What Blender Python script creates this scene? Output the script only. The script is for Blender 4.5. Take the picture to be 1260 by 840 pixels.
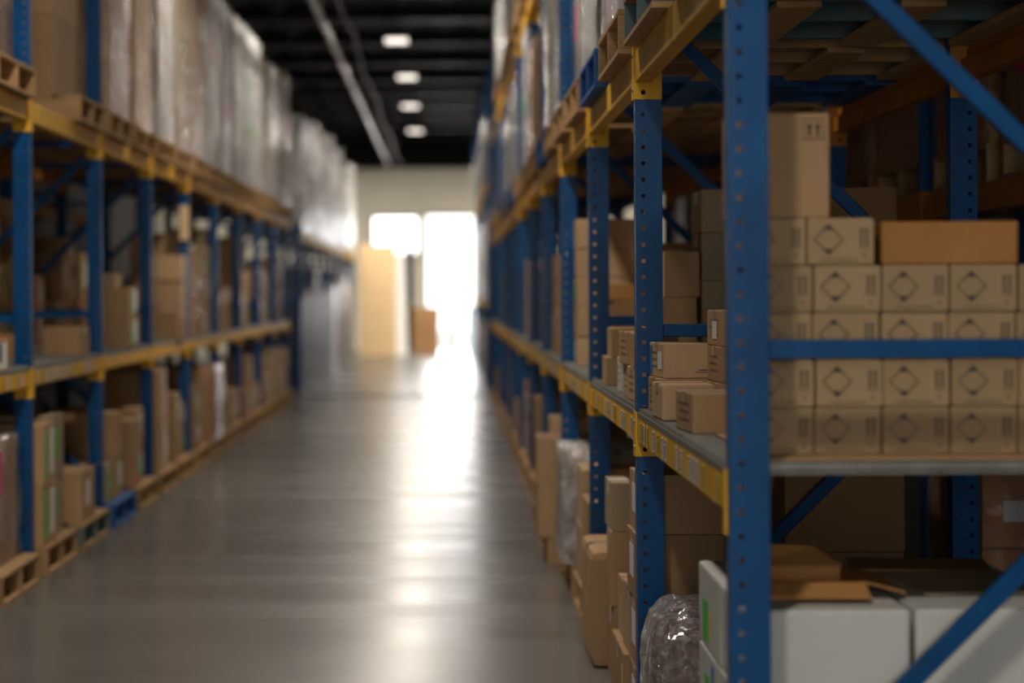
import bpy, bmesh, math, random
from mathutils import Vector, Matrix, noise
for o in list(bpy.data.objects): bpy.data.objects.remove(o, do_unlink=True)
C = bpy.context.scene.collection
scn = bpy.context.scene
rnd = random.Random(7)
H = 1.43          # eye height
F = 2975.0         # focal length in pixels (85 mm on 36 mm sensor, 1260 px)

# ------------------------------------------------------------------ camera
cam_d = bpy.data.cameras.new('camera'); cam = bpy.data.objects.new('camera', cam_d); C.objects.link(cam)
cam.location = (0, 0, H)
cam.rotation_mode = 'QUATERNION'
cam.rotation_quaternion = (Matrix.Rotation(math.radians(90), 4, 'X') @ Matrix.Rotation(-0.0055, 4, 'Z')).to_quaternion()
cam_d.sensor_width = 36; cam_d.lens = 85
cam_d.shift_x = 80/1260; cam_d.shift_y = -61/1260
cam_d.clip_start = .1; cam_d.clip_end = 300
cam_d.dof.use_dof = True; cam_d.dof.focus_distance = 7.3; cam_d.dof.aperture_fstop = 1.9
scn.camera = cam
# ------------------------------------------------------------------ world, daylight
w = bpy.data.worlds.new('world'); scn.world = w; w.use_nodes = True
w.node_tree.nodes['Background'].inputs[0].default_value = (1, .985, .96, 1)
w.node_tree.nodes['Background'].inputs[1].default_value = 2.6
def area(name, loc, rot, sx, sy, power, col=(1, 1, 1), spread=180):
    l = bpy.data.lights.new(name, 'AREA'); l.shape = 'RECTANGLE'; l.size = sx; l.size_y = sy
    l.energy = power; l.color = col; l.spread = math.radians(spread)
    o = bpy.data.objects.new(name, l); C.objects.link(o); o.location = loc; o.rotation_euler = rot
    return o
R90 = math.pi/2
# daylight standing in the openings: dock door behind the photographer, doors at the far end
area('daylight_dock_door', (-.35, -7.9, 2.2), (R90, 0, 0), 3.3, 3.6, 165, (1, .97, .92))
area('daylight_far_door', (.30, 60.9, 1.7), (-R90, 0, 0), 1.7, 3.3, 150, (1, .98, .96))
area('daylight_far_window', (-1.23, 60.9, 2.85), (-R90, 0, 0), 1.3, 1.0, 10, (1, .98, .96))
vs = scn.view_settings
scn.display_settings.display_device = 'sRGB'
vs.view_transform = 'Standard'; vs.look = 'None'; vs.gamma = 1; vs.use_curve_mapping = False
vs.exposure = 0.18

# ------------------------------------------------------------------ materials
def mat(name, col, rough=.6, metal=0, var=.0, scale=8.0, bump=0.0, bscale=60, spec=.22, coat=0, objvar=0.0, stretch=(1,1,1), col2=None):
    m = bpy.data.materials.new(name); m.use_nodes = True
    nt = m.node_tree; b = nt.nodes['Principled BSDF']
    b.inputs['Roughness'].default_value = rough; b.inputs['Metallic'].default_value = metal
    b.inputs['Specular IOR Level'].default_value = spec; b.inputs['Coat Weight'].default_value = coat; b.inputs['Coat Roughness'].default_value = .22
    tc = nt.nodes.new('ShaderNodeTexCoord'); mp = nt.nodes.new('ShaderNodeMapping')
    mp.inputs['Scale'].default_value = stretch
    nt.links.new(tc.outputs['Object'], mp.inputs[0])
    n = nt.nodes.new('ShaderNodeTexNoise'); n.inputs['Scale'].default_value = scale; n.inputs['Detail'].default_value = 5
    nt.links.new(mp.outputs[0], n.inputs['Vector'])
    r = nt.nodes.new('ShaderNodeValToRGB'); nt.links.new(n.outputs[0], r.inputs[0])
    c2 = col2 or tuple(c*(1-var) for c in col)
    r.color_ramp.elements[0].position = .3; r.color_ramp.elements[1].position = .7
    r.color_ramp.elements[0].color = (*c2, 1); r.color_ramp.elements[1].color = (*col, 1)
    out = r.outputs[0]
    if objvar:
        oi = nt.nodes.new('ShaderNodeObjectInfo'); mr = nt.nodes.new('ShaderNodeMapRange')
        mr.inputs[3].default_value = 1-objvar; mr.inputs[4].default_value = 1+objvar*.6
        nt.links.new(oi.outputs['Random'], mr.inputs[0])
        hs = nt.nodes.new('ShaderNodeHueSaturation'); nt.links.new(mr.outputs[0], hs.inputs['Value'])
        nt.links.new(out, hs.inputs['Color']); out = hs.outputs[0]
    nt.links.new(out, b.inputs['Base Color'])
    if bump:
        n2 = nt.nodes.new('ShaderNodeTexNoise'); n2.inputs['Scale'].default_value = bscale; n2.inputs['Detail'].default_value = 3
        nt.links.new(mp.outputs[0], n2.inputs['Vector'])
        bp = nt.nodes.new('ShaderNodeBump'); bp.inputs['Strength'].default_value = bump; bp.inputs['Distance'].default_value = .01
        nt.links.new(n2.outputs[0], bp.inputs['Height']); nt.links.new(bp.outputs[0], b.inputs['Normal'])
    return m
M = {}
M['blue'] = mat('blue_rack_paint', (.0015, .080, .25), .5, var=.35, scale=5, bump=.05, bscale=25, spec=.15, coat=.12)
M['yellow'] = mat('yellow_beam_paint', (.92, .50, .025), .5, var=.25, scale=7, bump=.05)
M['orange_beam'] = mat('orange_beam_paint', (.50, .19, .02), .55, var=.3, scale=7)
M['steel'] = mat('galvanised_steel', (.25, .25, .22), .45, metal=.3, var=.35, scale=14)
M['bolt'] = mat('zinc_bolt', (.35, .35, .33), .35, metal=.9)
M['hole'] = mat('dark_bore', (.01, .01, .01), .8)
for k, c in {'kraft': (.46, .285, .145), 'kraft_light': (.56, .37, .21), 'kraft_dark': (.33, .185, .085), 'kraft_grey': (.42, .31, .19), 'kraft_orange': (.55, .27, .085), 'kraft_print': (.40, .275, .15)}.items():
    M[k] = mat('cardboard_'+k, c, .75, var=.13, scale=6, bump=.12, bscale=45, spec=.25, objvar=.14)
M['stain'] = mat('cardboard_stained', (.43, .185, .05), .5, scale=3.2, spec=.3, col2=(.25, .11, .008))
M['whitebox'] = mat('white_carton_board', (.66, .66, .62), .6, var=.12, scale=4, bump=.1, bscale=20, spec=.3)
M['ink'] = mat('printing_ink', (.07, .06, .055), .7)
M['ink_soft'] = mat('faded_printing_ink', (.17, .125, .08), .7)
M['tape'] = mat('packing_tape', (.52, .37, .22), .25, var=.1, scale=20)
M['cleartape'] = mat('clear_packing_tape', (.55, .46, .33), .15, var=.1, scale=20)
M['paper'] = mat('white_label_paper', (.80, .80, .77), .5)
M['green'] = mat('green_sticker', (.08, .55, .10), .5)
M['pink'] = mat('pink_sticker', (.80, .05, .22), .5)
M['ylabel'] = mat('yellow_label', (.70, .60, .12), .5)
M['bluelabel'] = mat('blue_print', (.04, .20, .50), .5)
M['wood'] = mat('raw_pallet_wood', (.52, .32, .15), .75, var=.4, scale=5, bump=.2, bscale=30, stretch=(1, 8, 8), objvar=.2)
M['bluewood'] = mat('blue_painted_pallet_wood', (.035, .13, .36), .65, var=.35, scale=6, bump=.2, bscale=30)
M['tealwood'] = mat('teal_painted_pallet_wood', (.04, .15, .20), .65, scale=6, bump=.2, bscale=30, col2=(.16, .16, .12))
M['black_plastic'] = mat('black_plastic', (.02, .02, .022), .35)
M['white_foam'] = mat('white_foam', (.75, .76, .75), .5)
M['wall'] = mat('cream_wall_paint', (.76, .73, .61), .7, var=.06, scale=1.2)
M['darkwall'] = mat('dark_wall_paint', (.045, .04, .04), .8, var=.3, scale=1)
M['ceil'] = mat('black_ceiling_paint', (.004, .0035, .004), .8)
M['joist'] = mat('dark_joist_paint', (.006, .005, .006), .5, spec=.25)
M['pipe'] = mat('sprinkler_pipe_paint', (.035, .03, .03), .3, metal=.4, var=.4, scale=2)
M['frame'] = mat('door_frame_paint', (.35, .34, .31), .5)
M['asphalt'] = mat('pale_yard_concrete', (.5, .5, .48), .8)
M['crate'] = mat('pale_blue_plastic', (.45, .60, .78), .4)
def emis(name, col, s):
    m = bpy.data.materials.new(name); m.use_nodes = True; b = m.node_tree.nodes['Principled BSDF']
    b.inputs['Base Color'].default_value = (*col, 1); b.inputs['Emission Color'].default_value = (*col, 1); b.inputs['Emission Strength'].default_value = s
    return m
M['lamp'] = emis('lamp_diffuser', (1, .88, .78), 1.6)
def floor_mat():
    m = bpy.data.materials.new('polished_concrete'); m.use_nodes = True; nt = m.node_tree; b = nt.nodes['Principled BSDF']
    tc = nt.nodes.new('ShaderNodeTexCoord')
    def nz(scale, st, d=5):
        mp = nt.nodes.new('ShaderNodeMapping'); mp.inputs['Scale'].default_value = st
        nt.links.new(tc.outputs['Object'], mp.inputs[0])
        n = nt.nodes.new('ShaderNodeTexNoise'); n.inputs['Scale'].default_value = scale; n.inputs['Detail'].default_value = d
        nt.links.new(mp.outputs[0], n.inputs['Vector']); return n
    n1 = nz(1.1, (.8, 1, 1)); n2 = nz(.9, (.12, 1.6, 1), 3); n3 = nz(14, (1, 1, 1))
    r = nt.nodes.new('ShaderNodeValToRGB'); r.color_ramp.elements[0].position = .3; r.color_ramp.elements[1].position = .7
    r.color_ramp.elements[0].color = (.115, .105, .094, 1); r.color_ramp.elements[1].color = (.175, .164, .149, 1)
    a = nt.nodes.new('ShaderNodeMath'); a.operation = 'ADD'; nt.links.new(n1.outputs[0], a.inputs[0])
    s = nt.nodes.new('ShaderNodeMath'); s.operation = 'MULTIPLY'; s.inputs[1].default_value = .5; nt.links.new(n3.outputs[0], s.inputs[0])
    nt.links.new(s.outputs[0], a.inputs[1])
    s2 = nt.nodes.new('ShaderNodeMath'); s2.operation = 'MULTIPLY'; s2.inputs[1].default_value = .67; nt.links.new(a.outputs[0], s2.inputs[0])
    nt.links.new(s2.outputs[0], r.inputs[0]); nt.links.new(r.outputs[0], b.inputs['Base Color'])
    rr = nt.nodes.new('ShaderNodeMapRange'); rr.inputs[1].default_value = .3; rr.inputs[2].default_value = .7
    rr.inputs[3].default_value = .22; rr.inputs[4].default_value = .30
    nt.links.new(n2.outputs[0], rr.inputs[0]); nt.links.new(rr.outputs[0], b.inputs['Roughness'])
    bp = nt.nodes.new('ShaderNodeBump'); bp.inputs['Strength'].default_value = .05; bp.inputs['Distance'].default_value = .02
    n4 = nz(2.2, (.5, 1, 1), 3); nt.links.new(n4.outputs[0], bp.inputs['Height']); nt.links.new(bp.outputs[0], b.inputs['Normal'])
    b.inputs['Specular IOR Level'].default_value = .5
    return m
M['floor'] = floor_mat()
M['joint'] = mat('dark_floor_joint_filler', (.04, .037, .034), .9, var=.3, spec=.05)
M['plywood'] = mat('pale_tan_plywood', (.80, .58, .33), .6, var=.1, scale=3)
def film_mat(name, opac=.07, tint=(.85, .83, .80), rough=.10, bump=1.0, streak=(3, 3, 1.6), gloss=1.2):
    m = bpy.data.materials.new(name); m.use_nodes = True; nt = m.node_tree; nt.nodes.clear()
    out = nt.nodes.new('ShaderNodeOutputMaterial'); tr = nt.nodes.new('ShaderNodeBsdfTransparent')
    gl = nt.nodes.new('ShaderNodeBsdfGlossy'); gl.inputs['Roughness'].default_value = rough; gl.inputs['Color'].default_value = (.95, .95, .97, 1)
    df = nt.nodes.new('ShaderNodeBsdfDiffuse'); df.inputs['Color'].default_value = (*tint, 1)
    tc = nt.nodes.new('ShaderNodeTexCoord'); mp = nt.nodes.new('ShaderNodeMapping'); mp.inputs['Scale'].default_value = streak
    nt.links.new(tc.outputs['Object'], mp.inputs[0])
    n = nt.nodes.new('ShaderNodeTexNoise'); n.inputs['Scale'].default_value = 4.5; n.inputs['Detail'].default_value = 6; n.inputs['Distortion'].default_value = .6
    nt.links.new(mp.outputs[0], n.inputs['Vector'])
    bp = nt.nodes.new('ShaderNodeBump'); bp.inputs['Strength'].default_value = bump; bp.inputs['Distance'].default_value = .05
    nt.links.new(n.outputs[0], bp.inputs['Height']); nt.links.new(bp.outputs[0], gl.inputs['Normal']); nt.links.new(bp.outputs[0], df.inputs['Normal'])
    fr = nt.nodes.new('ShaderNodeFresnel'); fr.inputs[0].default_value = 1.5; nt.links.new(bp.outputs[0], fr.inputs[1])
    ad = nt.nodes.new('ShaderNodeMath'); ad.operation = 'MULTIPLY_ADD'; ad.inputs[1].default_value = gloss; ad.inputs[2].default_value = .04; ad.use_clamp = True
    nt.links.new(fr.outputs[0], ad.inputs[0])
    mr = nt.nodes.new('ShaderNodeMapRange'); mr.inputs[1].default_value = .35; mr.inputs[2].default_value = .75
    mr.inputs[3].default_value = opac*.35; mr.inputs[4].default_value = min(1, opac*1.9); nt.links.new(n.outputs[0], mr.inputs[0])
    m1 = nt.nodes.new('ShaderNodeMixShader'); nt.links.new(mr.outputs[0], m1.inputs[0]); nt.links.new(tr.outputs[0], m1.inputs[1]); nt.links.new(df.outputs[0], m1.inputs[2])
    m2 = nt.nodes.new('ShaderNodeMixShader'); nt.links.new(ad.outputs[0], m2.inputs[0]); nt.links.new(m1.outputs[0], m2.inputs[1]); nt.links.new(gl.outputs[0], m2.inputs[2])
    nt.links.new(m2.outputs[0], out.inputs[0])
    return m
M['film'] = film_mat('clear_stretch_film', rough=.07, streak=(2.6, 2.6, 3.2), gloss=.5)
M['film_white'] = film_mat('milky_stretch_film', .42, rough=.26)
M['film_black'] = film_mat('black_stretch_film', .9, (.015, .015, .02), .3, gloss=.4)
M['film_bag'] = film_mat('crumpled_clear_film', .30, (.8, .78, .78), .07, 1.0, (7, 7, 7))
gm = bpy.data.materials.new('window_glass'); gm.use_nodes = True
gb = gm.node_tree.nodes['Principled BSDF']; gb.inputs['Transmission Weight'].default_value = 1; gb.inputs['Roughness'].default_value = 0; gb.inputs['IOR'].default_value = 1.1
M['glass'] = gm

# ------------------------------------------------------------------ mesh helpers
class MB:
    def __init__(s): s.v = []; s.f = []; s.m = []
    def face(s, pts, mi=0):
        i = len(s.v); s.v += [tuple(p) for p in pts]; s.f.append(tuple(range(i, i+len(pts)))); s.m.append(mi)
    def hexa(s, p, mi=0):          # 8 points: bottom loop (ccw from above), top loop
        i = len(s.v); s.v += [tuple(q) for q in p]
        for f in ((0, 3, 2, 1), (4, 5, 6, 7), (0, 1, 5, 4), (1, 2, 6, 5), (2, 3, 7, 6), (3, 0, 4, 7)):
            s.f.append(tuple(i+k for k in f)); s.m.append(mi)
    def box(s, x0, x1, y0, y1, z0, z1, mi=0):
        if x1 < x0: x0, x1 = x1, x0
        s.hexa([(x0, y0, z0), (x1, y0, z0), (x1, y1, z0), (x0, y1, z0), (x0, y0, z1), (x1, y0, z1), (x1, y1, z1), (x0, y1, z1)], mi)
    def bar(s, a, b, wy, wt, mi=0):   # bar from a to b in an XZ plane; wy along Y, wt across
        a = Vector(a); b = Vector(b); d = (b-a).normalized(); n = Vector((0, 1, 0)); t = d.cross(n).normalized()
        P = []
        for e in (a, b):
            P += [e-n*wy/2-t*wt/2, e+n*wy/2-t*wt/2, e+n*wy/2+t*wt/2, e-n*wy/2+t*wt/2]
        s.hexa(P, mi)
    def tube(s, a, b, r, n=12, mi=0):
        a = Vector(a); b = Vector(b); d = (b-a).normalized()
        u = d.orthogonal().normalized(); v = d.cross(u)
        i = len(s.v)
        for e in (a, b):
            for k in range(n):
                t = 2*math.pi*k/n; s.v.append(tuple(e+(u*math.cos(t)+v*math.sin(t))*r))
        for k in range(n):
            s.f.append((i+k, i+(k+1) % n, i+n+(k+1) % n, i+n+k)); s.m.append(mi)
        s.f.append(tuple(i+k for k in range(n))[::-1]); s.m.append(mi)
        s.f.append(tuple(i+n+k for k in range(n))); s.m.append(mi)
    def mesh(s, name, mats, bevel=0, seg=2, smooth=False):
        me = bpy.data.meshes.new(name); me.from_pydata(s.v, [], s.f)
        for m_ in mats: me.materials.append(M[m_] if isinstance(m_, str) else m_)
        me.polygons.foreach_set('material_index', s.m); me.update()
        bm = bmesh.new(); bm.from_mesh(me)
        bmesh.ops.recalc_face_normals(bm, faces=bm.faces)
        if bevel: bmesh.ops.bevel(bm, geom=[e for e in bm.edges if len(e.link_faces) == 2], offset=bevel, segments=seg, affect='EDGES', profile=.6)
        if smooth:
            for f in bm.faces: f.smooth = True
        bm.to_mesh(me); bm.free()
        return me
def link(name, me, parent=None, loc=(0, 0, 0), rz=0):
    o = bpy.data.objects.new(name, me); C.objects.link(o)
    if parent: o.parent = parent
    o.location = loc; o.rotation_euler = (0, 0, rz); return o
def tag(o, label, cat, group=None, kind=None):
    if label: o['label'] = label
    if cat: o['category'] = cat
    if group: o['group'] = group
    if kind: o['kind'] = kind
    return o
def thing(name, label, cat, loc, rz=0, group=None): return tag(link(name, None, None, loc, rz), label, cat, group)
def struct(name, mb, mats, **k):
    o = link(name, mb.mesh(name, mats, **k)); o['kind'] = 'structure'; return o
def dup(root, loc, rz=0):
    r = root.copy(); C.objects.link(r); r.location = loc; r.rotation_euler = (0, 0, rz)
    for ch in list(root.children):
        c = ch.copy(); C.objects.link(c); c.parent = r
        for g in ch.children:
            d = g.copy(); C.objects.link(d); d.parent = c
    return r
ORD = ['first', 'second', 'third', 'fourth', 'fifth', 'sixth', 'seventh', 'eighth', 'ninth', 'tenth', 'eleventh', 'twelfth', 'thirteenth']

# ------------------------------------------------------------------ the room
XW0, XW1, YB, YE, ZC = -7.2, 5.6, -8.2, 59.9, 5.6
b = MB(); b.box(XW0-.2, XW1+.2, YB-.2, YE+.3, -.2, 0); struct('floor', b, ['floor'])
b = MB(); b.box(-1.95, .55, 33.0, 33.55, 0, .0015); struct('trim_20', b, ['joint'])
b = MB(); b.box(XW0-.2, XW1+.2, YB-.2, YE+.3, ZC, ZC+.2); struct('ceiling', b, ['ceil'])
b = MB(); b.box(XW0-.2, XW0, YB-.2, YE+.3, 0, ZC); struct('wall_left', b, ['darkwall'])
b = MB(); b.box(XW1, XW1+.2, YB-.2, YE+.3, 0, ZC); struct('wall_right', b, ['darkwall'])
# back wall with its dock opening
b = MB()
for x0, x1, z0, z1 in ((XW0, -2.1, 0, ZC), (1.4, XW1, 0, ZC), (-2.1, 1.4, 4.1, ZC)): b.box(x0, x1, YB-.15, YB, z0, z1)
struct('wall_back', b, ['darkwall'])
# end wall: cream below, window and door openings
DX0, DX1, DZ = -.50, 1.1, 3.32
WX0, WX1, WZ0, WZ1 = -1.83, -.70, 2.375, 3.30
b = MB()
for x0, x1, z0, z1 in ((XW0, WX0, 0, 4.5), (WX0, WX1, 0, WZ0), (WX0, WX1, WZ1, 4.5), (WX1, DX0, 0, 4.5), (DX0, DX1, DZ, 4.5), (DX1, XW1, 0, 4.5)):
    b.box(x0, x1, YE-.0, YE+.2, z0, z1)
struct('wall_end', b, ['wall'])
b = MB(); b.box(XW0, XW1, YE-.35, YE+.2, 4.5, ZC); o = struct('trim_1', b, ['ceil'])
b = MB()
for x0, x1, z0, z1 in ((WX0-.05, WX0+.02, WZ0-.05, WZ1+.05), (WX1-.02, WX1+.05, WZ0-.05, WZ1+.05), (WX0, WX1, WZ0-.05, WZ0+.02), (WX0, WX1, WZ1-.02, WZ1+.05)): b.box(x0, x1, YE-.04, YE+.1, z0, z1)
wo = struct('window_1', b, ['frame'])
b = MB(); b.box(WX0, WX1, YE+.05, YE+.06, WZ0, WZ1); link('window_pane', b.mesh('window_pane', ['glass']), wo)
b = MB()
for x0, x1, z0, z1 in ((DX0-.07, DX0, 0, DZ+.07), (DX1, DX1+.07, 0, DZ+.07), (DX0, DX1, DZ, DZ+.07)): b.box(x0, x1, YE-.05, YE+.12, z0, z1)
do = struct('door_1', b, ['frame'])
b = MB(); b.box(DX1+.03, DX1+.07, YE+.12, YE+1.0, .02, DZ); link('door_leaf', b.mesh('door_leaf', ['frame']), do)
b = MB(); b.box(-6, 8, YE+.3, YE+30, -.25, -.02); o = struct('ground_outside', b, ['asphalt'])
# joists across the aisle
k = 0
for y in [4+3.2*i for i in range(18)]:
    b = MB(); b.box(XW0, XW1, y-.07, y+.07, 5.45, 5.598); b.box(XW0, XW1, y-.05, y+.05, 5.12, 5.18)
    x = XW0
    while x < XW1-.5:
        b.bar((x, y, 5.17), (x+.3, y, 5.46), .03, .03); b.bar((x+.3, y, 5.46), (x+.6, y, 5.17), .03, .03); x += .6
    k += 1; o = struct('trim_%d' % (k+1), b, ['joist'])
# sprinkler main and a cable beside it
def aisle_pipe(name, x, z, r, y0, y1, label, cat, m, wob=0):
    t = thing(name, label, cat, (x, y0, z)); b = MB(); n = 40; prev = None
    for i in range(n+1):
        y = (y1-y0)*i/n; q = Vector((wob*math.sin(i*1.9)+wob*2*math.sin(i*.7), y, -wob*1.5*abs(math.sin(i*.8))))
        if prev is not None: b.tube(prev, q, r, 10)
        prev = q
    link('pipe_run' if not wob else 'cable_run', b.mesh(name, [m], smooth=False), t)
    for i in range(0, 10):
        y = (y1-y0)*(i+.5)/10; c = MB(); c.tube((0, y, 0), (0, y+.05, 0), r*1.35, 10); c.tube((0, y+.025, r), (0, y+.025, ZC-z), .008, 6)
        link('hanger', c.mesh('hanger', ['pipe']), t)
    return t
aisle_pipe('sprinkler_pipe', -1.36, 4.42, .036, 15, 59.5, 'long grey sprinkler pipe hanging under the dark ceiling above the left side of the aisle', 'pipe', 'pipe')
aisle_pipe('ceiling_cable', -1.12, 4.50, .015, 17, 59.5, 'dark sagging cable run hung beside the sprinkler pipe under the ceiling', 'cable', 'joist', .015)
# hanging lamps
def lamp(x, y, z, label, group=None, power=60, seen=True):
    t = thing('ceiling_lamp', label, 'lamp', (x, y, z))
    if group: t['group'] = group
    b = MB(); b.box(-.17, .17, -.30, .30, .02, .09); b.box(-.10, .10, -.24, .24, .09, .13)
    link('lamp_housing', b.mesh('lamp_housing', ['joist'], bevel=.008), t)
    b = MB(); b.box(-.15, .15, -.28, .28, 0, .02); link('diffuser', b.mesh('diffuser', ['lamp']), t)
    b = MB(); b.tube((0, -.2, .13), (0, -.2, ZC-z), .005, 6); b.tube((0, .2, .13), (0, .2, ZC-z), .005, 6); link('suspension_wire', b.mesh('suspension_wire', ['joist']), t)
    l = area('lamp_light', (0, 0, -.006), (0, 0, 0), .29, .55, power, (1, .90, .78)); l.parent = t
    return t
LAMPS = [(33.5, -.68), (39.2, -.63), (45.3, -.67), (52.3, -.67)]
for i, (y, x) in enumerate(LAMPS):
    lamp(x, y, 4.90, ['nearest glowing ceiling lamp over the aisle, highest in the picture', 'second glowing ceiling lamp over the aisle, brightest and squarest', 'third glowing ceiling lamp over the aisle, above the faint last one', 'farthest faint ceiling lamp, nearest the cream end wall'][i], 'lamps in a line over the aisle', (45, 45, 60, 170)[i])
for q, y in enumerate((26, 18, 10, 2)):
    lamp(-.7, y, 4.9, 'hanging ceiling lamp above the frame, %s before the glowing ones' % ('last', 'second to last', 'third to last', 'fourth to last')[q], 'lamps above the frame over the aisle', (85, 95, 105, 105)[q])
for y in (-3,):
    lamp(2.2, y, 4.9, 'hanging ceiling lamp behind the photographer beside the near rack end', None, 12)
lamp(-4.3, 56.5, 4.9, 'added unseen fill lamp over the far left rack end', None, 120)  # added out of sight to brighten the crate and end wall from the left
lamp(3.2, 53.0, 4.9, 'added unseen fill lamp over the far right rack', None, 900)  # made-up strong fill behind the rack, lights the crate front and cream wall

# ------------------------------------------------------------------ racks
PW, PD = .082, .072
def post_mesh(h, sgn, hole_frac=.28):
    """upright: web with square holes faces along the aisle (-Y), flange with holes faces the aisle"""
    b = MB(); hx = PW*hole_frac; r = .006
    def web(P, wid, hc):           # P(u, z) -> point ; perforated sheet
        z = 0
        zs = [0]
        q = .05
        while q < h-.03: zs += [q-r, q+r]; q += .0508
        zs.append(h)
        for i in range(len(zs)-1):
            z0, z1 = zs[i], zs[i+1]
            if i % 2 == 0: b.face([P(0, z0), P(wid, z0), P(wid, z1), P(0, z1)])
            else:
                b.face([P(0, z0), P(hc-r, z0), P(hc-r, z1), P(0, z1)])
                b.face([P(hc+r, z0), P(wid, z0), P(wid, z1), P(hc+r, z1)])
    web(lambda u, z: (sgn*u, 0, z), PW, hx)
    web(lambda u, z: (0, u, z), PD, PD*.35)
    b.face([(sgn*PW, 0, 0), (sgn*PW, PD, 0), (sgn*PW, PD, h), (sgn*PW, 0, h)])
    for u0, u1 in ((0, .018), (PW-.018, PW)):
        b.face([(sgn*u0, PD, 0), (sgn*u1, PD, 0), (sgn*u1, PD, h), (sgn*u0, PD, h)])
    # inner thickness sheets (2.5 mm inside)
    me = bpy.data.meshes.new('upright_post'); me.from_pydata(b.v, [], b.f); me.materials.append(M['blue'])
    bm = bmesh.new(); bm.from_mesh(me); bmesh.ops.remove_doubles(bm, verts=bm.verts, dist=.0002)
    bmesh.ops.recalc_face_normals(bm, faces=bm.faces); bm.to_mesh(me); bm.free()
    return me
def add_solid(o, t=.0025):
    m_ = o.modifiers.new('thickness', 'SOLIDIFY'); m_.thickness = t; m_.offset = 0
def beam_mesh(L, hgt, sgn, near, m, conn_h, conn_drop):
    """load beam along +Y from 0..L, outer face at x=0, closed box section with a step"""
    b = MB(); d = .05
    prof = [(0, 0), (d, 0), (d, hgt-.035), (d-.018, hgt-.035), (d-.018, hgt), (0, hgt)]
    i = len(b.v); n = len(prof)
    for y in (0, L):
        for x, z in prof: b.v.append((sgn*x, y, z))
    for q in range(n): b.f.append((i+q, i+(q+1) % n, i+n+(q+1) % n, i+n+q)); b.m.append(0)
    b.f.append(tuple(range(i, i+n))[::-1]); b.f.append(tuple(range(i+n, i+2*n))); b.m += [0, 0]
    return b
def connector_mb(sgn, hgt, drop, at, near=True):
    """L bracket wrapping the post: plate on the web face and plate on the aisle face"""
    c = MB(); z0, z1 = -drop, hgt+.012
    if at == 'far':      # beam end towards the far post: plate on the near (-Y) web of that post
        c.box(sgn*-.004, sgn*(PW+.001), -.0065, -.0015, z0, z1)
        c.box(sgn*-.006, sgn*-.0015, -.006, .045, z0, z1)
        c.tube((sgn*.024, -.0065, z0+.022), (sgn*.024, -.0125, z0+.022), .0075, 10, 1)
        c.tube((sgn*-.006, .02, z0+.03), (sgn*-.010, .02, z0+.03), .006, 8, 2)
        c.tube((sgn*-.006, .02, z1-.03), (sgn*-.010, .02, z1-.03), .006, 8, 2)
    else:
        c.box(sgn*-.004, sgn*.055, .0015, .0065, z0, z1)
        c.box(sgn*-.006, sgn*-.0015, -.025, .006, z0, z1)
    return c
def barcode_mb(sgn, y, z, wdt, hgt, col):
    b = MB(); x = -sgn*.0015
    def q(y0, y1, z0, z1, dx, mi): b.box(x-sgn*dx, x-sgn*(dx-.0008), y0, y1, z0, z1, mi)
    q(y, y+wdt, z, z+hgt, .0012, 0)
    zz = z+hgt*.1
    while zz < z+hgt*.72:
        t = rnd.choice((.0012, .002, .003)); q(y+wdt*.15, y+wdt*.65, zz, zz+t, .0018, 1); zz += t+rnd.choice((.0015, .0025))
    q(y+wdt*.15, y+wdt*.7, z+hgt*.80, z+hgt*.9, .0018, 1)
    return b
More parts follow.
